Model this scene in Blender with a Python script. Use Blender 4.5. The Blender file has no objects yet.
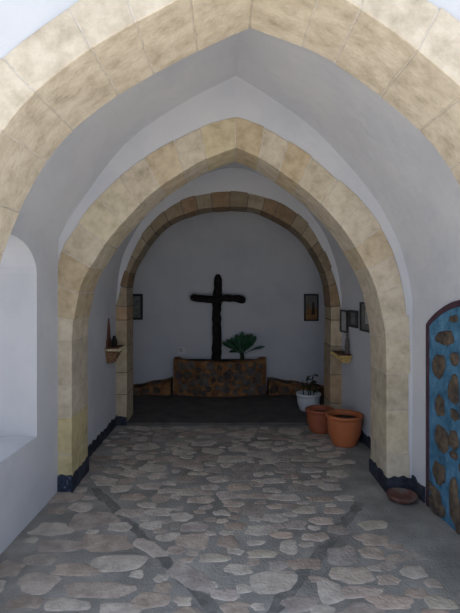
import bpy, bmesh, math, random
from mathutils import Vector, noise
random.seed(7)
PI = math.pi
C = bpy.context.scene.collection
# ------------------------------------------------------------------ materials
def new_mat(name):
    m = bpy.data.materials.new(name); m.use_nodes = True
    nt = m.node_tree; nt.nodes.clear()
    out = nt.nodes.new('ShaderNodeOutputMaterial'); b = nt.nodes.new('ShaderNodeBsdfPrincipled')
    nt.links.new(b.outputs[0], out.inputs[0])
    return m, nt, b
def mottled(name, cols, scale=6.0, rough=0.9, bump=0.3, bscale=40, bdist=0.01, attr=False, detail=6, lo=0.35, hi=0.65, spec=0.2):
    """colour ramp over object-space noise, optional per-block tint attribute, bump"""
    m, nt, b = new_mat(name); N = nt.nodes; L = nt.links
    tc = N.new('ShaderNodeTexCoord')
    n1 = N.new('ShaderNodeTexNoise'); n1.inputs['Scale'].default_value = scale; n1.inputs['Detail'].default_value = detail
    n1.inputs['Roughness'].default_value = 0.6
    L.new(tc.outputs['Object'], n1.inputs['Vector'])
    r = N.new('ShaderNodeValToRGB'); e = r.color_ramp.elements
    while len(e) < len(cols): e.new(0.5)
    for i, c in enumerate(cols):
        e[i].position = lo + (hi - lo) * i / max(1, len(cols) - 1); e[i].color = (*c, 1)
    L.new(n1.outputs['Fac'], r.inputs['Fac'])
    col = r.outputs['Color']
    if attr:
        a = N.new('ShaderNodeVertexColor'); a.layer_name = 'tint'
        mx = N.new('ShaderNodeMix'); mx.data_type = 'RGBA'; mx.blend_type = 'MULTIPLY'; mx.inputs[0].default_value = 1
        L.new(col, mx.inputs[6]); L.new(a.outputs['Color'], mx.inputs[7]); col = mx.outputs[2]
    L.new(col, b.inputs['Base Color'])
    b.inputs['Roughness'].default_value = rough
    b.inputs['Specular IOR Level'].default_value = spec
    if bump:
        n2 = N.new('ShaderNodeTexNoise'); n2.inputs['Scale'].default_value = bscale; n2.inputs['Detail'].default_value = 8
        L.new(tc.outputs['Object'], n2.inputs['Vector'])
        bp = N.new('ShaderNodeBump'); bp.inputs['Strength'].default_value = bump; bp.inputs['Distance'].default_value = bdist
        L.new(n2.outputs['Fac'], bp.inputs['Height']); L.new(bp.outputs[0], b.inputs['Normal'])
    return m
plaster = mottled('whitewashed_plaster', [(.51,.525,.57),(.56,.57,.605),(.59,.595,.62)], 1.6, .95, .35, 9, .02)
plaster_out = mottled('outer_plaster', [(.52,.525,.54),(.57,.575,.585)], 1.6, .95, .3, 9, .02)
limestone = mottled('cream_limestone', [(.36,.305,.23),(.50,.43,.33),(.60,.53,.42)], 11, .95, .7, 45, .008, attr=True, lo=.25, hi=.62)
mortar = mottled('lime_mortar', [(.46,.41,.34),(.60,.54,.46)], 20, .95, .6, 60, .008)
conc = mottled('floor_mortar', [(.20,.195,.182),(.27,.262,.245),(.36,.35,.325)], 2.5, .95, .9, 60, .012, detail=10)
band = mottled('dark_mortar', [(.13,.127,.12),(.17,.166,.157),(.25,.245,.23)], 9, .9, .9, 60, .012, detail=10)
slab = mottled('paving_stone', [(.35,.31,.27),(.48,.43,.38),(.62,.565,.50)], 9, .9, .9, 45, .012, attr=True, detail=10, lo=.3, hi=.68)
bounce_ground = mottled('pale_bounce_ground', [(.56,.53,.48),(.68,.65,.60)], 3, .95, .5, 30, .01)  # unseen outer ground, made pale to bounce sunlight into the passage
backfloor = mottled('dark_concrete', [(.08,.075,.073),(.12,.112,.105)], 5, .9, .5, 40, .01)
navy = mottled('navy_paint', [(.018,.020,.030),(.036,.040,.056),(.052,.057,.075)], 12, .8, .6, 40, .008)
navy_spl = mottled('navy_paint_splashed', [(.018,.022,.04),(.035,.045,.08),(.03,.04,.07),(.55,.58,.62)], 45, .8, .6, 40, .008, lo=.35, hi=.72)
blue = mottled('blue_mortar', [(.04,.115,.19),(.065,.18,.29),(.10,.24,.38)], 9, .8, .9, 30, .02)
maroon = mottled('maroon_paint', [(.045,.024,.034),(.075,.038,.05)], 12, .75, .4, 40, .006)
rock = mottled('brown_rock', [(.05,.042,.038),(.105,.08,.06),(.16,.12,.08)], 16, .9, 1.0, 40, .012, detail=10)
darkrock = mottled('dark_rock', [(.085,.072,.066),(.13,.108,.095),(.19,.155,.13)], 14, .9, 1.0, 40, .012, attr=True)
ochre = mottled('ochre_mortar', [(.13,.065,.032),(.24,.115,.05),(.33,.17,.075)], 8, .9, .9, 30, .015)
bark = mottled('blackened_wood', [(.006,.005,.005),(.013,.010,.009),(.035,.022,.018)], 22, .7, 1.0, 35, .015, lo=.3, hi=.75)
terra = mottled('terracotta', [(.42,.125,.045),(.50,.155,.06)], 5, .6, .15, 40, .003, spec=.4)
terra2 = mottled('terracotta_darker', [(.30,.085,.038),(.36,.105,.05)], 5, .6, .15, 40, .003, spec=.4)
clay = mottled('red_clay', [(.09,.05,.042),(.14,.062,.05),(.14,.12,.11)], 9, .8, .4, 40, .004)
whiteglaze = mottled('white_plastic', [(.62,.65,.68),(.72,.74,.76)], 6, .5, 0)
soilm = mottled('soil', [(.02,.016,.012),(.06,.048,.035)], 30, 1, 1, 60, .02)
leafm = mottled('leaf_green', [(.012,.055,.028),(.028,.11,.05)], 12, .45, .2, 20, .003, spec=.5)
leafdark = mottled('dark_leaf', [(.01,.02,.012),(.03,.05,.02)], 12, .6, .2, 20, .003)
blackwood = mottled('black_frame', [(.004,.004,.004),(.012,.011,.010)], 12, .5, .2, 30, .003, spec=.4)
greywood = mottled('grey_frame', [(.02,.02,.02),(.04,.04,.04)], 12, .5, .2, 30, .003, spec=.4)
paper = mottled('faded_print', [(.11,.11,.11),(.22,.22,.21)], 18, .6, 0)
paper2 = mottled('pale_print', [(.34,.34,.33),(.48,.47,.45)], 14, .6, 0)
skyp = mottled('print_pale_sky', [(.10,.10,.10),(.17,.16,.15)], 12, .6, 0)
ochp = mottled('print_ochre', [(.16,.08,.035),(.28,.16,.06)], 25, .6, 0)
dkp = mottled('print_dark', [(.02,.012,.01),(.05,.03,.02)], 25, .6, 0)
gilt = mottled('gilded_wood', [(.38,.24,.08),(.66,.48,.18)], 30, .5, .5, 40, .004, spec=.5)
carved = mottled('carved_brown_wood', [(.12,.06,.035),(.26,.15,.08)], 30, .6, .5, 40, .004)
redwood = mottled('red_brown_wood', [(.07,.03,.02),(.14,.06,.035)], 20, .6, .4, 40, .004)
greystat = mottled('dull_grey_brown', [(.09,.08,.075),(.15,.13,.12)], 20, .7, .4, 40, .004)
creamp = mottled('cream_edge', [(.42,.36,.24),(.55,.48,.34)], 20, .6, .2, 40, .004)
# ------------------------------------------------------------------ mesh helpers
def link(name, bm, mats, parent=None, smooth=False, bevel=0, segs=2):
    bmesh.ops.recalc_face_normals(bm, faces=bm.faces)
    me = bpy.data.meshes.new(name); bm.to_mesh(me); bm.free()
    for m in (mats if isinstance(mats, (list, tuple)) else [mats]): me.materials.append(m)
    if smooth:
        for p in me.polygons: p.use_smooth = True
    o = bpy.data.objects.new(name, me); C.objects.link(o)
    if parent: o.parent = parent
    if bevel:
        b = o.modifiers.new('bevel', 'BEVEL'); b.width = bevel; b.segments = segs; b.limit_method = 'ANGLE'
    return o
def empty(name, loc):
    o = bpy.data.objects.new(name, None); C.objects.link(o); o.location = loc; o.empty_display_size = .1
    return o
def tag(o, label, cat=None, group=None, kind=None):
    if label: o['label'] = label
    if cat: o['category'] = cat
    if group: o['group'] = group
    if kind: o['kind'] = kind
    return o
def struct(o, label=None): return tag(o, label, kind='structure')
def catmull(pts, per=6):
    P = [Vector(p) for p in pts]; out = []
    for i in range(len(P) - 1):
        p0 = P[i-1] if i else P[0]*2 - P[1]; p1 = P[i]; p2 = P[i+1]; p3 = P[i+2] if i + 2 < len(P) else P[-1]*2 - P[-2]
        for k in range(per):
            t = k / per
            out.append(.5*((2*p1) + (p2-p0)*t + (2*p0-5*p1+4*p2-p3)*t*t + (3*p1-p0-3*p2+p3)*t**3))
    out.append(P[-1]); return out
def resample(pts, n):
    d = [0]
    for a, b in zip(pts, pts[1:]): d.append(d[-1] + (b-a).length)
    out = []; j = 0
    for i in range(n + 1):
        s = d[-1]*i/n
        while j < len(d) - 2 and d[j+1] < s: j += 1
        t = (s - d[j]) / max(1e-9, d[j+1]-d[j]); out.append(pts[j].lerp(pts[j+1], min(1, t)))
    return out
def plate(bm, outer, holes, f, w0, w1, mi=0):
    """solid slab with holes; f(u, v, w) -> xyz"""
    def loop(pts, w):
        vs = [bm.verts.new(f(u, v, w)) for u, v in pts]
        return vs, [bm.edges.new((vs[i], vs[(i+1) % len(vs)])) for i in range(len(vs))]
    sides = []
    for w in (w0, w1):
        es = []; ls = []
        for pts in [outer] + holes:
            vs, e = loop(pts, w); es += e; ls.append(vs)
        r = bmesh.ops.triangle_fill(bm, use_beauty=True, use_dissolve=False, edges=es)
        sides.append(ls)
    for A, B in zip(*sides):
        n = len(A)
        for i in range(n): bm.faces.new((A[i], A[(i+1) % n], B[(i+1) % n], B[i]))
    for fc in bm.faces: fc.material_index = mi
def box(bm, x0, x1, y0, y1, z0, z1, mi=0):
    v = [bm.verts.new((x, y, z)) for x in (x0, x1) for y in (y0, y1) for z in (z0, z1)]
    for q in ((0,1,3,2),(4,6,7,5),(0,4,5,1),(2,3,7,6),(0,2,6,4),(1,5,7,3)):
        bm.faces.new([v[i] for i in q]).material_index = mi
def lathe(bm, prof, c=(0,0,0), n=40, mi=0, cap=True, wob=0):
    rings = []
    for r, z in prof:
        rings.append([bm.verts.new((c[0] + r*math.cos(2*PI*k/n)*(1+wob*math.sin(3*k)), c[1] + r*math.sin(2*PI*k/n), c[2] + z)) for k in range(n)])
    for A, B in zip(rings, rings[1:]):
        for k in range(n): bm.faces.new((A[k], A[(k+1) % n], B[(k+1) % n], B[k])).material_index = mi
    if cap:
        bm.faces.new(rings[0]).material_index = mi; bm.faces.new(rings[-1]).material_index = mi
def tube(bm, pts, radii, n=10, jit=0, seed=0):
    P = [Vector(p) for p in pts]; rings = []
    for i, p in enumerate(P):
        t = (P[min(i+1, len(P)-1)] - P[max(i-1, 0)]).normalized()
        a = t.cross(Vector((0, 1, 0.01))); a.normalize(); b = t.cross(a)
        ring = []
        for k in range(n):
            an = 2*PI*k/n; r = radii[i]
            q = p + (a*math.cos(an) + b*math.sin(an))*r
            if jit: q += (a*math.cos(an) + b*math.sin(an))*jit*noise.noise(q*14 + Vector((seed, 0, 0)))
            ring.append(bm.verts.new(q))
        rings.append(ring)
    for A, B in zip(rings, rings[1:]):
        for k in range(n): bm.faces.new((A[k], A[(k+1) % n], B[(k+1) % n], B[k]))
    bm.faces.new(rings[0]); bm.faces.new(rings[-1])
def cobble(bm, f, cu, cv, ru, rv, h, rot=0, mi=0, tint=None, n=14, lay=None, sq=.75, rings=((1, 0), (.93, .7), (.72, 1), (.35, 1.06)), am_=.12):
    """irregular domed stone on a surface; f(u, v, w) -> xyz"""
    ph = [random.uniform(0, 6.28) for _ in range(3)]; am = [random.uniform(.03, am_) for _ in range(3)]
    outl = []
    for k in range(n):
        a = 2*PI*k/n
        r = 1 + am[0]*math.sin(2*a+ph[0]) + am[1]*math.sin(3*a+ph[1]) + am[2]*math.sin(5*a+ph[2])
        c, s = math.cos(a), math.sin(a)
        c = math.copysign(abs(c)**sq, c); s = math.copysign(abs(s)**sq, s)
        x, y = ru*r*c*.95, rv*r*s*.95
        outl.append((x*math.cos(rot) - y*math.sin(rot), x*math.sin(rot) + y*math.cos(rot)))
    R = []
    for sc, hh in rings:
        R.append([bm.verts.new(f(cu + x*sc, cv + y*sc, hh*h*(1 + .25*random.uniform(-1, 1)*(hh > 0)))) for x, y in outl])
    fs = []
    for A, B in zip(R, R[1:]):
        for k in range(n): fs.append(bm.faces.new((A[k], A[(k+1) % n], B[(k+1) % n], B[k])))
    fs.append(bm.faces.new(R[-1]))
    for q in fs:
        q.material_index = mi; q.smooth = True
        if lay and tint:
            for lp in q.loops: lp[lay] = (*tint, 1)
# ------------------------------------------------------------------ plan of the place (metres; y = depth into the passage)
def lerp(a, b, t): return a + (b-a)*t
def XL1(y): return lerp(-1.323, -1.357, (3.70-y)/.87)          # left wall of the front bay
def XR1(y): return lerp(1.42, 1.484, (3.72-y)/.655)            # right wall of the front bay
def XL2(y): return lerp(-1.313, -1.29, (y-4.1)/1.35)
def XR2(y): return lerp(1.46, 1.285, (y-4.1)/1.35)
A1y, A2y, A3y = (1.90, 2.35), (3.70, 4.10), (5.45, 5.79)
arch = {
 1: dict(y=A1y, L=[(-1.20,0),(-1.20,.7),(-1.20,1.3),(-1.16,1.6),(-1.054,1.92),(-.857,2.27),(-.601,2.50),(-.291,2.684),(.005,2.832),(.103,2.871)],
        R=[(1.30,0),(1.30,.7),(1.30,1.3),(1.285,1.5),(1.23,1.85),(1.138,2.093),(.99,2.314),(.744,2.536),(.448,2.735),(.103,2.871)],
        EL=[(-1.48,0),(-1.48,.7),(-1.47,1.3),(-1.39,1.75),(-1.20,2.17),(-.912,2.496),(-.593,2.735),(-.25,2.95),(.10,3.13)],
        ER=[(1.58,0),(1.58,.7),(1.57,1.3),(1.50,1.75),(1.33,2.15),(1.14,2.40),(.92,2.636),(.741,2.76),(.45,2.95),(.10,3.13)], n=13, np=4),
 2: dict(y=A2y, L=[(-1.218,0),(-1.218,.6),(-1.215,1.15),(-1.19,1.406),(-1.125,1.64),(-.97,1.90),(-.846,2.058),(-.59,2.314),(-.303,2.508),(-.1,2.61),(.05,2.662)],
        R=[(1.218,0),(1.218,.6),(1.212,1.15),(1.179,1.383),(1.117,1.623),(.993,1.864),(.846,2.081),(.628,2.306),(.388,2.484),(.2,2.6),(.05,2.662)],
        EL=[(-1.37,0),(-1.37,.6),(-1.37,1.15),(-1.35,1.5),(-1.30,1.85),(-1.195,2.027),(-1.07,2.205),(-.83,2.446),(-.559,2.640),(-.303,2.779),(-.12,2.86),(.05,2.90)],
        ER=[(1.396,0),(1.396,.6),(1.392,1.15),(1.373,1.445),(1.311,1.747),(1.21,1.988),(1.055,2.213),(.846,2.414),(.66,2.577),(.357,2.779),(.18,2.86),(.05,2.90)], n=14, np=4),
 3: dict(y=A3y, L=[(-1.165,0),(-1.165,.7),(-1.165,1.2),(-1.168,1.55),(-1.13,1.75),(-1.038,1.93),(-.91,2.124),(-.721,2.304),(-.498,2.413),(-.279,2.474),(.01,2.498)],
        R=[(1.155,0),(1.155,.7),(1.16,1.2),(1.155,1.448),(1.117,1.673),(1.026,1.891),(.868,2.134),(.643,2.316),(.328,2.462),(.15,2.49),(.01,2.498)],
        EL=[(-1.33,0),(-1.33,.7),(-1.33,1.2),(-1.27,1.45),(-1.20,1.72),(-1.09,2.0),(-.949,2.229),(-.709,2.469),(-.469,2.594),(-.2,2.65),(.01,2.665)],
        ER=[(1.30,0),(1.30,.7),(1.295,1.2),(1.246,1.543),(1.16,1.817),(1.05,2.057),(.88,2.32),(.606,2.53),(.343,2.617),(.15,2.655),(.01,2.665)], n=15, np=4),
}
def stone_arch(k, name, label, tints):
    A = arch[k]; y0, y1 = A['y']; bm = bmesh.new(); lay = bm.loops.layers.color.new('tint')
    P = 0.010                                                     # the stones stand a little proud of the plaster
    sub = 3; n = A['n']
    for I, E in (('L', 'EL'), ('R', 'ER')):
        m_ = sub*4; npier = A['np']; na = n - npier
        def two(pts):
            c = catmull(pts); return resample(c[:13], npier*m_)[:-1] + resample(c[12:], na*m_)
        ci = two(A[I]); ce = two(A[E])
        # irregular joints
        js = [0]; 
        for i in range(1, n): js.append(int(round((i + random.uniform(-.16, .16))*sub*4)))
        js.append(n*sub*4)
        for b in range(n):
            a0, a1 = js[b], js[b+1]
            ks = [a0, int(a0 + (a1-a0)*.33), int(a0 + (a1-a0)*.67), a1]
            je = random.uniform(-.010, .010); g = random.uniform(-.003, .003)
            tint = random.choice(tints); q_ = random.uniform(.94, 1.06)*(1.25 if k == 3 and b < npier + 1 else 1); tint = tuple(c*q_ for c in tint)
            if k == 2 and I == 'L' and b < 2: tint = (1.08, .99, .86)      # yellower, rougher foot stones of the left pier
            # two stones through the thickness of the soffit for the thick arches
            col = []
            for q, kk in enumerate(ks):
                i = ci[kk].copy(); e = ce[kk].copy(); t = (ci[min(kk+1, len(ci)-1)] - ci[max(kk-1, 0)]).normalized()
                sh = t * (.0035 if q == 0 else (-.0035 if q == 3 else 0))
                d = (e - i).normalized(); e = e + d*je; i = i + d*g + sh; e = e + sh
                col.append((i, e))
            rows = []
            for i, e in col:
                rows.append([bm.verts.new((p.x, yy, p.y)) for p, yy in ((i, y0-P), (e, y0-P), (e, y1+P), (i, y1+P))])
            fs = [bm.faces.new(rows[0]), bm.faces.new(rows[-1])]
            for Ra, Rb in zip(rows, rows[1:]):
                for m in range(4): fs.append(bm.faces.new((Ra[m], Ra[(m+1) % 4], Rb[(m+1) % 4], Rb[m])))
            for q in fs:
                for lp in q.loops: lp[lay] = (*tint, 1)
        # mortar bed a few millimetres behind the faces of the stones
        rows = []
        for kk in range(0, len(ci), 3):
            i, e = ci[kk], ce[kk]; d = (e-i).normalized(); i = i + d*.003; e = e - d*.004
            rows.append([bm.verts.new((p.x, yy, p.y)) for p, yy in ((i, y0-P+.003), (e, y0-P+.003), (e, y1+P-.005), (i, y1+P-.005))])
        for Ra, Rb in zip(rows, rows[1:]):
            for m in range(4): bm.faces.new((Ra[m], Ra[(m+1) % 4], Rb[(m+1) % 4], Rb[m])).material_index = 1
    o = link(name, bm, [limestone, mortar if k != 3 else darkrock], bevel=.005)
    return struct(o, label)
def hole_of(k, back=.03):
    A = arch[k]
    l = resample(catmull(A['EL']), 40); r = resample(catmull(A['ER']), 40)
    l = [p for p in l]; r = [p for p in r][::-1]
    pts = [(p.x, p.y) for p in l] + [(p.x, p.y) for p in r[1:]]
    out = []
    for i, (x, z) in enumerate(pts):
        a = Vector(pts[max(i-1, 0)]); b = Vector(pts[min(i+1, len(pts)-1)]); t = (b-a).normalized(); nn = Vector((t.y, -t.x))
        out.append((x + nn.x*back, max(z + nn.y*back, -.1) if 0 < i < len(pts)-1 else -.1))
    out[0] = (out[1][0], -.1); out[-1] = (out[-2][0], -.1)
    return out
def cross_wall(k, name, x0, x1, top, mat, label):
    h = hole_of(k); outer = [(x0, -.1)] + [(x0, top), (x1, top), (x1, -.1)] + h[::-1]
    bm = bmesh.new(); y0, y1 = arch[k]['y']
    plate(bm, outer, [], lambda u, v, w: (u, w, v), y0, y1)
    return struct(link(name, bm, mat), label)
cross_wall(1, 'wall_front', -7, 7, 4.5, plaster_out, 'whitewashed outer wall around the nearest pointed arch')
cross_wall(2, 'wall_middle', -2.0, 2.1, 3.9, plaster, 'white plastered cross wall around the middle pointed arch')
cross_wall(3, 'wall_inner', -2.0, 2.0, 3.6, plaster, 'white plastered cross wall around the farthest round arch')
W = (1.0, 1.0, 1.0)
stone_arch(1, 'trim_1', 'large pale limestone pointed arch nearest the viewer', [(1.15,1.19,1.36),(1.11,1.15,1.31),(1.18,1.22,1.39)])
stone_arch(2, 'trim_2', 'tan limestone pointed arch in the middle of the passage', [W,(1.03,1.01,.97),(.98,.98,.97),(1.03,1.02,1.0),(.97,.94,.88)])
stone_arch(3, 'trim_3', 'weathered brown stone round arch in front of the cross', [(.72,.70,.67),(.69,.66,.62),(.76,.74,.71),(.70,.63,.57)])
# side walls and vaults
def side_wall(name, X, y0, y1, top, sgn, thick, holes, label):
    bm = bmesh.new()
    plate(bm, [(y0, -.1), (y1, -.1), (y1, top), (y0, top)], holes, lambda u, v, w: (X(u) + sgn*w, u, v), 0, thick)
    return struct(link(name, bm, plaster), label)
niche = [(2.44, .545), (3.32, .545), (3.32, 1.68)] + [(2.88 + .44*math.cos(a), 1.68 + .24*math.sin(a)) for a in [PI*i/16 for i in range(1, 16)]] + [(2.44, 1.68)]
side_wall('wall_left', XL1, 2.35, 3.70, 2.02, -1, .55, [niche], 'white left wall of the front bay with an arched window opening')
side_wall('wall_right', XR1, 2.35, 3.70, 1.66, 1, .5, [], 'white right wall of the front bay beside the blue stonework')
side_wall('wall_left', XL2, 4.10, 5.45, 1.50, -1, .5, [], 'white left wall of the second bay')
side_wall('wall_right', XR2, 4.10, 5.45, 1.55, 1, .5, [], 'white right wall of the second bay with framed pictures')
side_wall('wall_left', lambda y: -1.6, 5.79, 7.15, 1.7, -1, .4, [], 'left wall of the cross alcove')
side_wall('wall_right', lambda y: 1.6, 5.79, 7.15, 1.7, 1, .4, [], 'right wall of the cross alcove')
bm = bmesh.new(); box(bm, -2, 2, 7.1, 7.5, -.1, 3.4)
struct(link('wall_back', bm, plaster), 'bluish white back wall behind the cross')
def vault(name, prof, y0, y1, L, R, label, ref):
    pts = catmull(prof, 6); rl, rr = ref; bm = bmesh.new(); ny = 6; G = []
    for o in (0, .14):
        rows = []
        for j in range(ny + 1):
            y = y0 + (y1-y0)*j/ny; row = []
            for i, p in enumerate(pts):
                t = (p.x-rl)/(rr-rl); x = L(y) + (R(y)-L(y))*t; z = p.y
                a = pts[max(i-1, 0)]; b = pts[min(i+1, len(pts)-1)]; d = (b-a).normalized()
                row.append(bm.verts.new((x - d.y*o, y, z + d.x*o)))
            rows.append(row)
        for A, B in zip(rows, rows[1:]):
            for i in range(len(pts)-1): bm.faces.new((A[i], A[i+1], B[i+1], B[i]))
        G.append(rows)
    for j in range(ny):
        for i in (0, -1): bm.faces.new((G[0][j][i], G[0][j+1][i], G[1][j+1][i], G[1][j][i]))
    for j in (0, -1):
        for i in range(len(pts)-1): bm.faces.new((G[0][j][i], G[0][j][i+1], G[1][j][i+1], G[1][j][i]))
    return struct(link(name, bm, plaster, smooth=False), label)
vault('ceiling', [(-1.323,1.96),(-1.285,2.03),(-1.196,2.18),(-.81,2.69),(-.38,3.0),(.054,3.225)], 2.35, 3.70, XL1, lambda y: lerp(.054,.075,(3.7-y)/1.35), 'left flank of the pointed white vault over the front bay', (-1.323,.054))
vault('ceiling', [(.054,3.225),(.38,3.02),(.707,2.765),(1.10,2.32),(1.30,1.96),(1.38,1.72),(1.42,1.5)], 2.35, 3.70, lambda y: lerp(.054,.075,(3.7-y)/1.35), XR1, 'right flank of the pointed white vault over the front bay', (.054,1.42))
vault('ceiling', [(-1.29,1.42),(-1.22,1.9),(-1.0,2.32),(-.7,2.62),(-.3,2.85),(.05,2.94),(.4,2.85),(.75,2.62),(1.07,2.25),(1.24,1.85),(1.305,1.48)], 4.1, 5.45, XL2, XR2, 'white vault over the second bay', (-1.29,1.305))
vault('ceiling', [(-1.6,1.65),(-1.45,2.3),(-1.0,2.75),(0,3.05),(1.0,2.75),(1.45,2.3),(1.6,1.65)], 5.79, 7.1, lambda y: -1.6, lambda y: 1.6, 'vault over the cross alcove', (-1.6,1.6))
bm = bmesh.new(); box(bm, -2.2, 2.3, 2.0, 7.6, 4.1, 4.4)  # unseen slab, added to keep sun from leaking in over the vaults
struct(link('ceiling', bm, plaster_out), 'unseen flat slab added above the vaults to block the sun')
# ------------------------------------------------------------------ floor: stones set in grey mortar
def px(x, y):                       # floor point seen at a picture position (measuring aid)
    Y = 477*1.6/(y-285); return ((x-229)*Y/477, Y)
bm = bmesh.new(); lay = bm.loops.layers.color.new('tint')
box(bm, -1.9, 2.0, 1.9, 5.44, -.1, 0, 0)
ff = lambda u, v, w: (u, v, w)
def seg_d(p, a, b):
    a, b, p = Vector(a), Vector(b), Vector(p); t = max(0, min(1, (p-a).dot(b-a)/(b-a).length_squared)); return (p-(a+(b-a)*t)).length
bandL = (px(94, 488), px(222, 618)); bandR = (px(360, 503), px(264, 622))
traced = [ # x, y, width, height in the photograph
 (254,510,24,13),(201,500,28,7),(254,496,34,6),(222,513,18,6),(235,526,22,8),(193,541,34,17),(194,527,30,10),(228,542,22,13),(262,554,34,8),(289,547,20,14),
 (214,558,34,9),(239,569,28,12),(305,564,34,13),(274,582,50,24),(225,595,32,11),(235,608,34,12),(191,577,0,0),(314,513,0,0),(275,518,26,9),(296,525,24,9),
 (118,563,58,18),(104,543,60,17),(98,590,74,17),(160,540,0,0),(75,570,50,13),(150,601,40,17),(60,546,44,14),(40,560,36,12),(66,605,50,13),(120,609,50,12),(25,603,36,14),
 (341,557,30,18),(352,575,44,18),(330,592,30,22),(360,592,48,12),(390,602,46,16),(372,553,28,12),(414,572,26,14),(415,556,20,10),(349,550,14,10),(300,604,40,16),(322,610,30,10),(440,603,34,14),(388,580,26,10),
 (186,479,22,7),(210,487,20,6),(150,486,26,7),(170,491,26,6),(133,497,28,7),(240,478,22,7),(272,481,26,6),(300,488,24,8),(330,487,24,7),(320,499,30,6),(345,498,20,6),
 (160,512,26,9),(181,517,24,9),(130,513,30,9),(152,525,24,9),(120,527,28,9),(306,510,26,8),(293,507,22,7),(322,521,24,9),(334,511,20,7),(338,530,22,10),(316,537,26,10),(282,535,22,8)]
S = []
for x, y, w, h in traced:
    if not w: continue
    c = px(x, y); e = px(x, y+h/2)[1]; g = px(x, y-h/2)[1]
    S.append((c[0], (e+g)/2, w/2*c[1]/477*1.02, (g-e)/2*1.02))
def addslab(cx, cy, ru, rv, rot=0, h=.0035):
    warm = random.uniform(0, 1); v = random.uniform(.82, 1.12)
    tint = (v*lerp(1, 1.04, warm), v*lerp(1, .99, warm), v*lerp(1.02, .96, warm))
    cobble(bm, ff, cx, cy, ru, rv, h*random.uniform(.7, 1.3), rot, 1, tint, 18, lay, .72, am_=.15)
for s in S: addslab(*s)
occ = [(s[0], s[1], (s[2]+s[3])/2) for s in S]
# long slabs between the two diagonal mortar bands
for p, w, hgt, rot in ((px(190,577),.17,.085,-.72),(px(150,548),.14,.06,-.85)):
    addslab(p[0], p[1], w, hgt, rot); occ.append((p[0], p[1], .10))
tries = 0
while tries < 9000:
    tries += 1
    y = random.uniform(1.98, 5.35); x = random.uniform(-2.5, 2.5) if y < 1.9 else random.uniform(-1.28, 1.24)
    r = random.uniform(.07, .14) if tries < 2500 else random.uniform(.035, .08)
    if y > 2.3 and x > .98 + .12*math.sin(y*3): continue
    if y > 2.7 and x < -1.0 and random.random() < .75: continue
    if min(seg_d((x, y), *bandL), seg_d((x, y), *bandR)) < r*.9 + .035: continue
    if y > 1.5 and y < 2.5 and abs(x) > 1.1: continue
    if any((x-a)**2 + ((y-b)*1.15)**2 < ((r+c)*.99)**2 for a, b, c in occ): continue
    occ.append((x, y, r)); addslab(x, y, r*random.uniform(1.0, 1.3), r*random.uniform(.72, .95), random.uniform(-.4, .4))
for a, b in (bandL, bandR):
    a, b = Vector(a), Vector(b); d = (b-a).normalized(); nn = Vector((d.y, -d.x)); n = 30; A = []
    for i in range(n+1):
        p = a.lerp(b, i/n); w1 = .033 + random.uniform(-.014, .014); w2 = .033 + random.uniform(-.014, .014)
        A.append([bm.verts.new((p.x+nn.x*q, p.y+nn.y*q, z)) for q, z in ((w1+.004, -.001), (w1, .002), (-w2, .002), (-w2-.004, -.001))])
    for q, q2 in zip(A, A[1:]):
        for k in range(3): bm.faces.new((q[k], q[k+1], q2[k+1], q2[k])).material_index = 2
struct(link('floor', bm, [conc, slab, band]), 'crazy paved floor of flat stones set in grey mortar')
bm = bmesh.new(); box(bm, -14, 14, -22, 1.9, -.1, 0)
box(bm, -14, -1.9, 1.9, 12, -.1, 0); box(bm, 2.0, 14, 1.9, 12, -.1, 0)
struct(link('floor', bm, bounce_ground), 'unseen ground outside the passage, made pale to bounce light inside')
bm = bmesh.new(); box(bm, -1.9, 1.9, 5.44, 7.2, -.1, .03)
struct(link('floor', bm, backfloor, bevel=.008), 'dark concrete floor one low step up in front of the cross')
# ------------------------------------------------------------------ navy painted base
def base_strip(name, path, h, mat, label, jag=.014, t=.012, close=0):
    """vertical strip following a plan path with a hand-painted ragged top"""
    bm = bmesh.new(); P = [Vector(p) for p in path]; n = []
    d = []
    for a, b in zip(P, P[1:]):
        m = max(2, int((b-a).length/.035))
        for i in range(m): d.append(a.lerp(b, i/m))
    d.append(P[-1])
    nrm = []
    for i in range(len(d)):
        a = d[max(i-1, 0)]; b = d[min(i+1, len(d)-1)]; q = (b-a).normalized(); nrm.append(Vector((q.y, -q.x)))
    A = []
    for i, p in enumerate(d):
        hh = h + random.uniform(-jag, jag); o = p + nrm[i]*t; o2 = p - nrm[i]*.004
        A.append([bm.verts.new((o2.x, o2.y, 0)), bm.verts.new((o.x, o.y, 0)), bm.verts.new((o.x, o.y, hh)), bm.verts.new((o2.x, o2.y, hh))])
    for a, b in zip(A, A[1:]):
        for k in range(4): bm.faces.new((a[k], a[(k+1) % 4], b[(k+1) % 4], b[k]))
    bm.faces.new(A[0]); bm.faces.new(A[-1])
    return struct(link(name, bm, mat), label)
base_strip('baseboard_left', [(-1.335, 3.688), (-1.218, 3.688)], .125, navy_spl, 'navy base splashed with white on the left middle pier')
base_strip('baseboard_left', [(-1.218, 3.676), (-1.218, 4.11)], .12, navy, 'navy base along the inner side of the left middle pier')
base_strip('baseboard_left', [(XL2(4.11), 4.11), (XL2(5.44), 5.44)], .10, navy, 'navy base along the left wall of the second bay', .02)
base_strip('baseboard_left', [(-1.29, 5.438), (-1.165, 5.438)], .10, navy, 'navy base on the left far pier')
base_strip('baseboard_right', [(1.218, 4.11), (1.218, 3.676)], .115, navy, 'navy base along the inner side of the right middle pier')
base_strip('baseboard_right', [(1.206, 3.688), (1.42, 3.688)], .115, navy, 'navy base on the front of the right middle pier')
base_strip('baseboard_right', [(XR1(3.688), 3.688), (XR1(3.50), 3.50)], .115, navy, 'navy base between the right pier and the blue stonework', .02)
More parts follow.
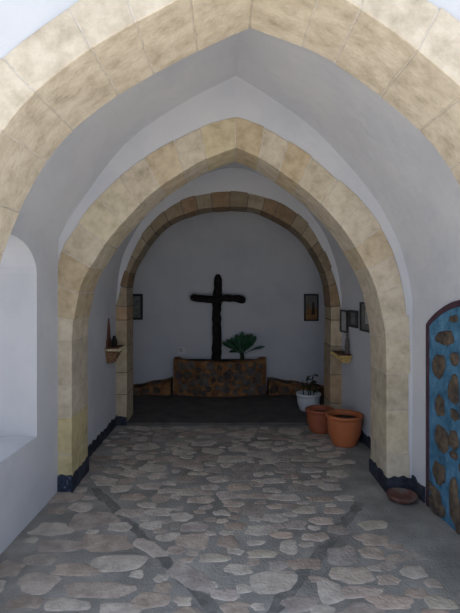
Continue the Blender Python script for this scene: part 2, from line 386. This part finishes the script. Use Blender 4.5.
base_strip('baseboard_right', [(XR2(5.44), 5.44), (XR2(4.11), 4.11)], .10, navy, 'navy base along the right wall of the second bay', .02)
# ------------------------------------------------------------------ blue stonework in the right wall
def fp(u, v, w): return (XR1(u) - w, u, v)     # u = depth, v = height, w = out of the wall
t = empty('blue_stonework', (XR1(3.0), 3.0, 0))
def top_of(u): return 1.31 + .20*math.sin(PI*min(1, max(0, (3.47-u)/1.02)))**.8
def outline(ins):
    a, b = 3.47 - ins, 2.45 + ins; us = [a + (b-a)*(.5-.5*math.cos(PI*i/24)) for i in range(25)]
    return [(a, 0.0)] + [(u, top_of(u) - ins*1.05) for u in us] + [(b, 0.0)]
def loc(f): 
    return lambda u, v, w: tuple(Vector(f(u, v, w)) - t.location)
bm = bmesh.new(); plate(bm, outline(0), [], loc(fp), .001, .008)
# raised border: ring between two outlines
o0 = outline(0); o1 = outline(.04)
bm2 = bmesh.new(); F = loc(fp); V = [[bm2.verts.new(F(u, v, w)) for (u, v), w in ((a, 0.002), (a, .016), (b, .016), (b, .002))] for a, b in zip(o0, o1)]
for A, B in zip(V, V[1:]):
    for k in range(4): bm2.faces.new((A[k], A[(k+1) % 4], B[(k+1) % 4], B[k]))
bm2.faces.new(V[0]); bm2.faces.new(V[-1])
link('mortar_field', bm, blue, t); b_ = link('border', bm2, maroon, t, bevel=.008); b_['label'] = 'dark maroon painted border'
bm = bmesh.new()
def pw(x, y):                       # point on the right wall seen at a picture position
    lo, hi = 1.5, 5.0
    for _ in range(50):
        m = (lo+hi)/2
        if XR1(m)*477/m + 229 > x: lo = m
        else: hi = m
    return lo, 1.6 + (285-y)*lo/477
for x, y, w, h in ((456,319,8,7),(447,338,17,14),(441,366,11,24),(457,359,7,14),(456,390,9,32),(442,406,8,22),(444,439,12,26),(457,415,7,12),
                   (456,440,8,20),(456,455,6,9),(441,473,11,22),(438,502,12,26),(457,505,10,50),(444,516,6,12),(432,486,5,10)):
    u, v = pw(x, y); u2, _ = pw(x+w/2, y); u1, _ = pw(x-w/2, y)
    cobble(bm, F, (u1+u2)/2, max(v, .06), abs(u1-u2)/2*1.15, h/2*u/477*1.1, .018, random.uniform(-.15, .15), n=14, sq=.85, rings=((1, .7), (.93, 1.1), (.72, 1.4), (.35, 1.5)))
for i in range(400):
    u = random.uniform(2.54, 3.02); v = random.uniform(.09, top_of(u) - .12); r = random.uniform(.05, .09)
    if i == 0: oc = []
    if any((u-a)**2 + (v-b)**2*.6 < (r+c+.015)**2 for a, b, c in oc): continue
    oc.append((u, v, r)); cobble(bm, F, u, v, r*.9, r*1.2, .018, 0, n=14, sq=.85, rings=((1, .7), (.93, 1.1), (.72, 1.4), (.35, 1.5)))
link('stones', bm, rock, t)
tag(t, 'arched panel of brown stones in bright blue mortar with maroon border on right wall', 'stone panel')
# ------------------------------------------------------------------ planter and ledges of stone
PX0, PX1 = -.80, .535
def planter_front(u):               # plan curve of the front of the planter
    s = (u - PX0)/(PX1 - PX0)*2 - 1; return 6.88 - .17*(1 - s*s)
t = empty('stone_planter', ((PX0+PX1)/2, 6.9, .03)); o3 = t.location
bm = bmesh.new(); lay = bm.loops.layers.color.new('tint'); n = 28; rows = []
def ptop(u): s = (u-PX0)/(PX1-PX0)*2 - 1; return .510 + .03*s**4 + .006*math.sin(u*17)
for i in range(n+1):
    u = PX0 + (PX1-PX0)*i/n; y = planter_front(u); z = ptop(u); bt = .02*abs((u-PX0)/(PX1-PX0)*2-1)
    sec = [(y-.02, .03), (y-.005, .3), (y, z-.02), (y+.02, z), (y+.11, z+.005), (y+.13, z-.02), (y+.13, z-.09), (7.095, z-.09), (7.095, .03)]
    rows.append([bm.verts.new(Vector((u, a, b)) - o3) for a, b in sec])
for A, B in zip(rows, rows[1:]):
    for k in range(len(A)): bm.faces.new((A[k], A[(k+1) % len(A)], B[(k+1) % len(A)], B[k]))
bm.faces.new(rows[0]); bm.faces.new(rows[-1])
# solid cheeks closing the two ends up to the rim
for x in ((PX0, PX0+.09), (PX1-.09, PX1)): 
    v = [Vector((x[0], 6.90, .03)), Vector((x[1], 7.095, .532))]
    box(bm, v[0].x-o3.x, v[1].x-o3.x, v[0].y-o3.y, v[1].y-o3.y, v[0].z-o3.z, v[1].z-o3.z)
for fc in bm.faces:
    for lp in fc.loops: lp[lay] = (1, 1, 1, 1)
def fpl(u, v, w): return tuple(Vector((u, planter_front(u) - .02 + .02*min(1, v/.5) - w, v)) - o3)
oc = []
for i in range(1500):
    u = random.uniform(PX0+.06, PX1-.06); v = random.uniform(.08, .47); r = random.uniform(.07, .14) if tries < 2500 else random.uniform(.035, .08) if i < 500 else random.uniform(.03, .07)
    if v + r > .52 or v - r < .02: continue
    if any((u-a)**2 + (v-b)**2 < ((r+c)*.93+.002)**2 for a, b, c in oc): continue
    oc.append((u, v, r)); q = random.uniform(.7, 1.3); cobble(bm, fpl, u, v, r*1.04, r*1.0, .016, random.uniform(-.6, .6), 1, (q, q*random.uniform(.93, 1), q*random.uniform(.86, 1)), 14, lay, .7, ((1, 0), (.93, .8), (.72, 1), (.35, 1.05)))
link('planter_wall', bm, [ochre, darkrock], t)
bm = bmesh.new(); box(bm, PX0+.09-o3.x, PX1-.09-o3.x, 6.905-o3.y, 7.09-o3.y, .40-o3.z, .50-o3.z)
link('soil', bm, soilm, t)
tag(t, 'low bowed stone planter with ochre mortar at the foot of the cross', 'planter')
def ledge(x0, x1, h0, h1, label):
    bm = bmesh.new(); lay = bm.loops.layers.color.new('tint'); n = 14; rows = []; ox = (x0+x1)/2
    top = lambda u: lerp(h0, h1, (u-x0)/(x1-x0)) + .008*math.sin(u*21)
    fr = lambda u: 6.80 + .03*math.sin(u*9)
    for i in range(n+1):
        u = x0 + (x1-x0)*i/n; z = top(u); y = fr(u)
        rows.append([bm.verts.new((u-ox, a-6.95, b-.03)) for a, b in ((y, .03), (y, z-.03), (y+.03, z), (7.095, z+.01), (7.095, .03))])
    for A, B in zip(rows, rows[1:]):
        for k in range(5): bm.faces.new((A[k], A[(k+1) % 5], B[(k+1) % 5], B[k]))
    bm.faces.new(rows[0]); bm.faces.new(rows[-1])
    for fc in bm.faces:
        for lp in fc.loops: lp[lay] = (1, 1, 1, 1)
    g = lambda u, v, w: (u-ox, fr(u) - w - 6.95, v-.03)
    u = x0 + .07
    while u < x1 - .05:
        r = random.uniform(.05, .08); zc = .03 + (top(u)-.03)*.45; rv = (top(u)-.03)*.36; q = random.uniform(.7, 1.3)
        cobble(bm, g, u, zc, r, rv, .014, 0, 1, (q, q*.95, q*.9), 12, lay, .8); u += 2*r + .03
    gt = lambda u, v, w: (u-ox, v-6.95, top(u)+.003+w-.03)
    u = x0 + .08
    while u < x1 - .05:
        r = random.uniform(.06, .09); q = random.uniform(.7, 1.3)
        cobble(bm, gt, u, 6.95, r, .08, .012, 0, 1, (q, q*.95, q*.9), 12, lay, .8); u += 2*r + .05
    o = link('stone_ledge', bm, [ochre, darkrock]); o.location = (ox, 6.95, .03)
    return tag(o, label, 'ledge', 'stone ledges beside the planter')
ledge(-1.585, -.835, .075, .22, 'low rough stone ledge against the back wall left of the planter')
ledge(.57, 1.585, .22, .075, 'low rough stone ledge against the back wall right of the planter')
# ------------------------------------------------------------------ cross
t = empty('wooden_cross', (-.175, 6.985, .50))
bm = bmesh.new(); pts = []; rad = []
for i in range(34):
    f_ = i/33; z = -.02 + f_*1.275
    pts.append((.022*(f_) - .012 + .006*math.sin(z*7), 0, z)); r = lerp(.074, .054, f_)
    if abs(z - .90) < .14: r += .018*(1-abs(z-.90)/.14)
    if f_ > .93: r *= [1.02, 1.0, .85, .45][min(3, int((f_-.93)/.0185))]
    rad.append(r)
tube(bm, pts, rad, 14, .014, 3); link('upright_post', bm, bark, t, smooth=True)
bm = bmesh.new(); pts = []; rad = []
for i in range(27):
    f_ = i/26; x = -.385 + .80*f_; pts.append((x, -.035, .905 - .012*f_ + .012*math.cos(f_*9))); r = .048 + .010*abs(f_-.5)*2
    if i in (0, 26): r *= .55
    if i in (1, 25): r *= .92
    rad.append(r)
tube(bm, pts, rad, 14, .014, 9); link('crossbeam', bm, bark, t, smooth=True)
tag(t, 'rough blackened log cross standing in the stone planter', 'cross')
# ------------------------------------------------------------------ plants
def leaf(bm, base, tip, w, up=.02, n=7, fold=.25):
    B = Vector(base); T = Vector(tip); ax = (T-B); L_ = ax.length; ax.normalize()
    s = ax.cross(Vector((0, 1, 0)))*.8 + ax.cross(Vector((0, 0, 1)))*.45
    s.normalize(); nn = s.cross(ax); rows = []
    for th in (0, -.004):
        rr = []
        for i in range(n+1):
            f_ = i/n; ww = w*max(.12, math.sin(PI*min(1, f_**2.0*.97))**.8); c = B + ax*L_*f_ + nn*(up*math.sin(PI*f_)*2) + nn*th
            rr.append([bm.verts.new(c + s*ww + nn*ww*fold), bm.verts.new(c), bm.verts.new(c - s*ww + nn*ww*fold)])
        rows.append(rr)
    for rr in rows:
        for A, B_ in zip(rr, rr[1:]):
            for k in range(2): bm.faces.new((A[k], A[k+1], B_[k+1], B_[k]))
    for i in range(n):
        for k in (0, 2): bm.faces.new((rows[0][i][k], rows[0][i+1][k], rows[1][i+1][k], rows[1][i][k]))
t = empty('leafy_plant', (.19, 6.96, .50))
bm = bmesh.new(); tube(bm, [(0,0,-.02),(.005,0,.05),(-.005,0,.11)], [.035,.032,.028], 10); link('stem', bm, leafdark, t, smooth=True)
def pl(x, y): return ((x-242)*6.96/477, (285-y)*6.96/477 + 1.6 - .50)
leaves = [((222,342),.035,-.03),((229,351),.022,-.08),((231,338),.042,.0),((236,334),.040,-.05),((242,331.5),.028,.02),((247,334),.036,-.06),((252,334),.040,.02),((256,336),.042,-.04),
          ((253,341),.036,-.09),((265,346.5),.018,.02),((234,343),.034,-.09),((246,340),.036,-.10),((239,339),.036,.05),((226,339.5),.03,.05),((249,345),.03,-.12)]
for (x, y), w, dy in leaves:
    a, z = pl(x, y); c, z2 = (a*.16, .10 + .02*random.random()); bm = bmesh.new()
    leaf(bm, (a*.12, dy*.2, z2), (a, dy, z), w*1.25, .012); link('leaf', bm, leafm, t, smooth=True)
tag(t, 'dark green paddle-leaved plant growing in the stone planter beside the cross', 'plant')
# ------------------------------------------------------------------ pots
def pot(name, c, R, H, rb, mat, label, flute=0, rim=.03, soil_z=.05):
    t = empty(name, c); bm = bmesh.new()
    rw = .012
    prof = [(0.001, 0), (rb*.94, 0), (rb, .012), (rb*1.02, .022), (lerp(rb, R, .62), H*.38), (lerp(rb, R, .86)-.004, H-rim*1.6), (R-.012, H-rim), (R, H-rim*.9), (R+.002, H-.006), (R-.006, H), (R-.026, H), (R-.034, H-.012), (R-.045, H-.06), (R*.8, H-.09)]
    lathe(bm, prof, n=48, cap=False)
    link('pot_body', bm, mat, t, smooth=True)
    bm = bmesh.new(); rr = R-.04
    lathe(bm, [(.001, H-soil_z+.012), (rr*.4, H-soil_z+.009), (rr*.8, H-soil_z+.004), (rr, H-soil_z), (rr-.01, H-soil_z-.03), (.001, H-soil_z-.03)], n=32, cap=False)
    s = link('soil', bm, soilm, t, smooth=True)
    tag(t, label, 'plant pot', 'pots along the right wall'); return t
big = pot('flower_pot', (1.160, 4.80, 0), .187, .305, .122, terra, 'larger orange terracotta pot of bare soil, nearest the viewer by right wall')
sml = pot('flower_pot', (.995, 5.22, 0), .157, .250, .108, terra2, 'smaller terracotta pot between the white pot and larger orange pot')
wp = pot('flower_pot', (1.0, 6.0, .03), .155, .215, .112, whiteglaze, 'white pot with a straggly dark plant, beside the far right pier', rim=.035)
bm = bmesh.new(); lathe(bm, [(.001,0),(.11,0),(.135,.02),(.13,.02),(.105,.006),(.001,.006)], n=32, cap=False)
for x, y, h, dx in ((-.06,.0,.17,-.01),(.0,.03,.12,.03),(.05,-.02,.13,.05),(.02,.0,.24,.03)):
    bm.free(); bm = bmesh.new(); tube(bm, [(x,y,.15),(x+dx*.5,y,.19+h*.55),(x+dx*1.5,y,.20+h)], [.008,.006,.004], 7); link('stem', bm, leafdark, wp, smooth=True)
    bm = bmesh.new()
bm.free()
for i in range(16):
    a = random.uniform(0, 2*PI); b = (random.uniform(-.02, .13), random.uniform(-.05, .05), random.uniform(.20, .38)); r = random.uniform(.05, .10)
    bm = bmesh.new(); leaf(bm, b, (b[0]+r*math.cos(a), b[1]+r*math.sin(a), b[2]+random.uniform(-.02, .05)), random.uniform(.010, .020), .008, 5); link('leaf', bm, leafdark, wp, smooth=True)
for s in (-1, 1):
    bm = bmesh.new(); leaf(bm, (.05, 0, .43), (.05+s*.075, 0, .40+.02*s), .014, .012, 6); link('leaf', bm, leafdark, wp, smooth=True)
# clay saucer on the floor by the right pier
bm = bmesh.new()
lathe(bm, [(.001, 0), (.075, 0), (.095, .008), (.112, .034), (.110, .044), (.100, .044), (.088, .022), (.06, .016), (.001, .014)], n=40, cap=False)
o = link('clay_saucer', bm, clay, smooth=True); o.location = (1.285, 3.545, 0.004); o.rotation_euler = (0, 0, 0)
tag(o, 'reddish brown clay saucer lying on the floor against the right pier', 'saucer')
# ------------------------------------------------------------------ framed pictures
def frame(name, w, h, fw, d, mat, pics, label, loc_, rotz, tilt=0, group=None):
    """pics: list of (material, polygon in 0..1 coords, layer)"""
    t = empty(name, loc_); t.rotation_euler = (tilt, 0, rotz)
    bm = bmesh.new()
    for x0, x1, z0, z1 in ((-w/2, w/2, h/2-fw, h/2), (-w/2, w/2, -h/2, -h/2+fw), (-w/2, -w/2+fw, -h/2+fw, h/2-fw), (w/2-fw, w/2, -h/2+fw, h/2-fw)):
        box(bm, x0, x1, -d, 0, z0, z1)
    link('frame', bm, mat, t, bevel=.003)
    bm = bmesh.new(); ms = []
    box(bm, -w/2+fw*.8, w/2-fw*.8, -d*.45, -.002, -h/2+fw*.8, h/2-fw*.8)
    ms.append(pics[0])
    iw, ih = w-2*fw, h-2*fw
    for i, (m, poly) in enumerate(pics[1:]):
        vs = [bm.verts.new((-iw/2+iw*a, -d*.45-.0012*(i+1), -ih/2+ih*b)) for a, b in poly]
        bm.faces.new(vs).material_index = i+1; ms.append(m)
    link('picture', bm, ms, t)
    tag(t, label, 'picture frame', group); return t
s7 = 7.09/477
frame('picture_frame', .178, .385, .036, .03, blackwood, [paper], 'black framed grey picture on back wall left of the cross', ((136.9-229)*s7, 7.098, 1.6-21.8*s7), 0)
frame('picture_frame', .215, .40, .022, .03, blackwood,
      [skyp, (ochp, [(0,0),(1,0),(1,.42),(.8,.5),(.55,.42),(.3,.52),(0,.36)]), (dkp, [(.52,.2),(.82,.2),(.80,.5),(.72,.72),(.62,.74),(.56,.5)]), (ochp, [(.18,.3),(.34,.3),(.34,.66),(.26,.76),(.18,.66)])],
      'black framed picture with ochre ground and pale sky on back wall right of the cross', ((311.2-229)*s7, 7.098, 1.6-22.5*s7), 0)
ang = math.atan2(XR2(5.45)-XR2(4.1), 1.35)   # turn of the right wall
def rf(y0, y1, z0, z1, fw, mat, pics, label):
    y = (y0+y1)/2; return frame('picture_frame', y1-y0, z1-z0, fw, .028, mat, pics, label, (XR2(y)-.002, y, (z0+z1)/2), PI*1.5 - ang, .0, 'framed pictures on the right wall')
rf(5.225, 5.43, 1.07, 1.32, .018, greywood, [paper2], 'small dark framed picture on right wall, farthest of the three')
rf(4.955, 5.165, 1.15, 1.33, .024, greywood, [paper], 'squarer dark framed picture on right wall, middle of the three')
rf(4.47, 4.875, 1.135, 1.425, .016, greywood, [paper, (paper2, [(.25,.25),(.75,.25),(.75,.8),(.25,.8)])], 'largest dark framed picture on right wall, nearest of the three, beside the pier')
# ------------------------------------------------------------------ wall shelves
def shelf(c, sx, label, wd, dp, hh, mats, steps):
    t = empty('wall_shelf', c); bm = bmesh.new()
    box(bm, 0 if sx > 0 else -dp, dp if sx > 0 else 0, -wd/2, wd/2, -.010, 0)
    box(bm, 0 if sx > 0 else -dp*.96, dp*.96 if sx > 0 else 0, -wd*.48, wd*.48, -.018, -.0101)
    link('shelf_board', bm, mats[0], t, bevel=.004)
    bm = bmesh.new()
    for i in range(steps):
        f0, f1 = i/steps, (i+1)/steps; s = lerp(.95, .42, f0); d = dp*s; w = wd*s
        box(bm, 0 if sx > 0 else -d, d if sx > 0 else 0, -w/2, w/2, -.018-hh*f1+.001, -.018-hh*f0)
    link('corbel', bm, mats[1], t, bevel=.009, segs=3)
    # scalloped beads along the edge
    bm = bmesh.new()
    for i in range(7):
        y = -wd/2 + wd*(i+.5)/7; r = wd/13
        q = bmesh.ops.create_icosphere(bm, subdivisions=2, radius=r)['verts']; bmesh.ops.translate(bm, vec=(sx*(dp+.001), y, -.022), verts=q)
    for i in range(6):
        x = sx*dp*(i+.5)/6; r = dp/10
        q = bmesh.ops.create_icosphere(bm, subdivisions=2, radius=r)['verts']; bmesh.ops.translate(bm, vec=(x, -wd/2-.001, -.024), verts=q)
    link('beading', bm, mats[2], t, smooth=True)
    return tag(t, label, 'shelf')
yl = 5.10
sh = shelf((XL2(yl)+.001, yl, .945), 1, 'small red-brown carved wooden bracket shelf on left wall', .26, .15, .155, (redwood, carved, creamp), 5)
bm = bmesh.new()
pts = [(-.085, 0), (.085, 0), (.085, .05), (.05, .10), (.03, .19), (0, .30), (-.03, .19), (-.05, .10), (-.085, .05)]
plate(bm, pts, [], lambda u, v, w: (w, u, v), 0, .018)
link('backboard', bm, redwood, sh, bevel=.003)
def figurine(c, h, r, mat, label, name='figurine'):
    bm = bmesh.new()
    lathe(bm, [(.001,0),(r,0),(r,.02*h/.2),(r*.75,.03*h/.2),(r*.95,h*.35),(r*.8,h*.6),(r*.62,h*.76),(r*.35,h*.80),(r*.48,h*.86),(r*.48,h*.93),(r*.3,h*.985),(.001,h)], n=20, cap=False)
    o = link(name, bm, mat, smooth=True); o.location = c
    return tag(o, label, 'figurine')
figurine((XL2(yl)+.075, yl-.02, .946), .115, .034, bark, 'small dark figurine standing on the left wall shelf')
yr = 5.24
shelf((XR2(yr)-.001, yr, .858), -1, 'golden scalloped bracket shelf on right wall beside far pier', .30, .15, .085, (redwood, gilt, gilt), 3)
figurine((XR2(yr-.06)-.040, yr-.07, .859), .215, .028, greystat, 'slim grey figurine standing on the golden right wall shelf')
# small white plate low on the back wall
bm = bmesh.new(); box(bm, -.055, .055, -.014, 0, -.05, .05)
t = link('wall_plate', bm, whiteglaze, bevel=.006); t.location = ((181-229)*s7, 7.10, .63)
bm = bmesh.new(); box(bm, -.03, .03, -.02, -.012, -.03, .03); link('inset', bm, paper2, t, bevel=.003)
tag(t, 'small pale square plate on back wall just above the planter left end', 'wall plate')
# ------------------------------------------------------------------ light: open sky and sun behind the building
w = bpy.data.worlds.new('sky'); bpy.context.scene.world = w; w.use_nodes = True
nt = w.node_tree; bg = nt.nodes['Background']; bg.inputs[0].default_value = (.66, .78, 1.0, 1); bg.inputs[1].default_value = 1.05
sd = bpy.data.lights.new('sun', 'SUN'); sd.energy = 6.3; sd.angle = .01; sd.color = (1, .95, .88)
so = bpy.data.objects.new('sun', sd); C.objects.link(so)
so.rotation_euler = Vector((.10, -.06, -1.0)).to_track_quat('-Z', 'Y').to_euler()
# ------------------------------------------------------------------ camera
cd = bpy.data.cameras.new('camera'); cam = bpy.data.objects.new('camera', cd); C.objects.link(cam)
cam.location = (0, 0, 1.6); cam.rotation_euler = (PI/2, 0, 0)
cd.sensor_fit = 'VERTICAL'; cd.sensor_height = 36; cd.lens = 36*477/613
cd.shift_x = 1/613; cd.shift_y = -21.5/613; cd.clip_start = .05
sc = bpy.context.scene; sc.camera = cam
sc.view_settings.view_transform = 'Standard'; sc.view_settings.look = 'None'; sc.view_settings.gamma = 1
sc.view_settings.use_curve_mapping = False; sc.view_settings.exposure = 0.46
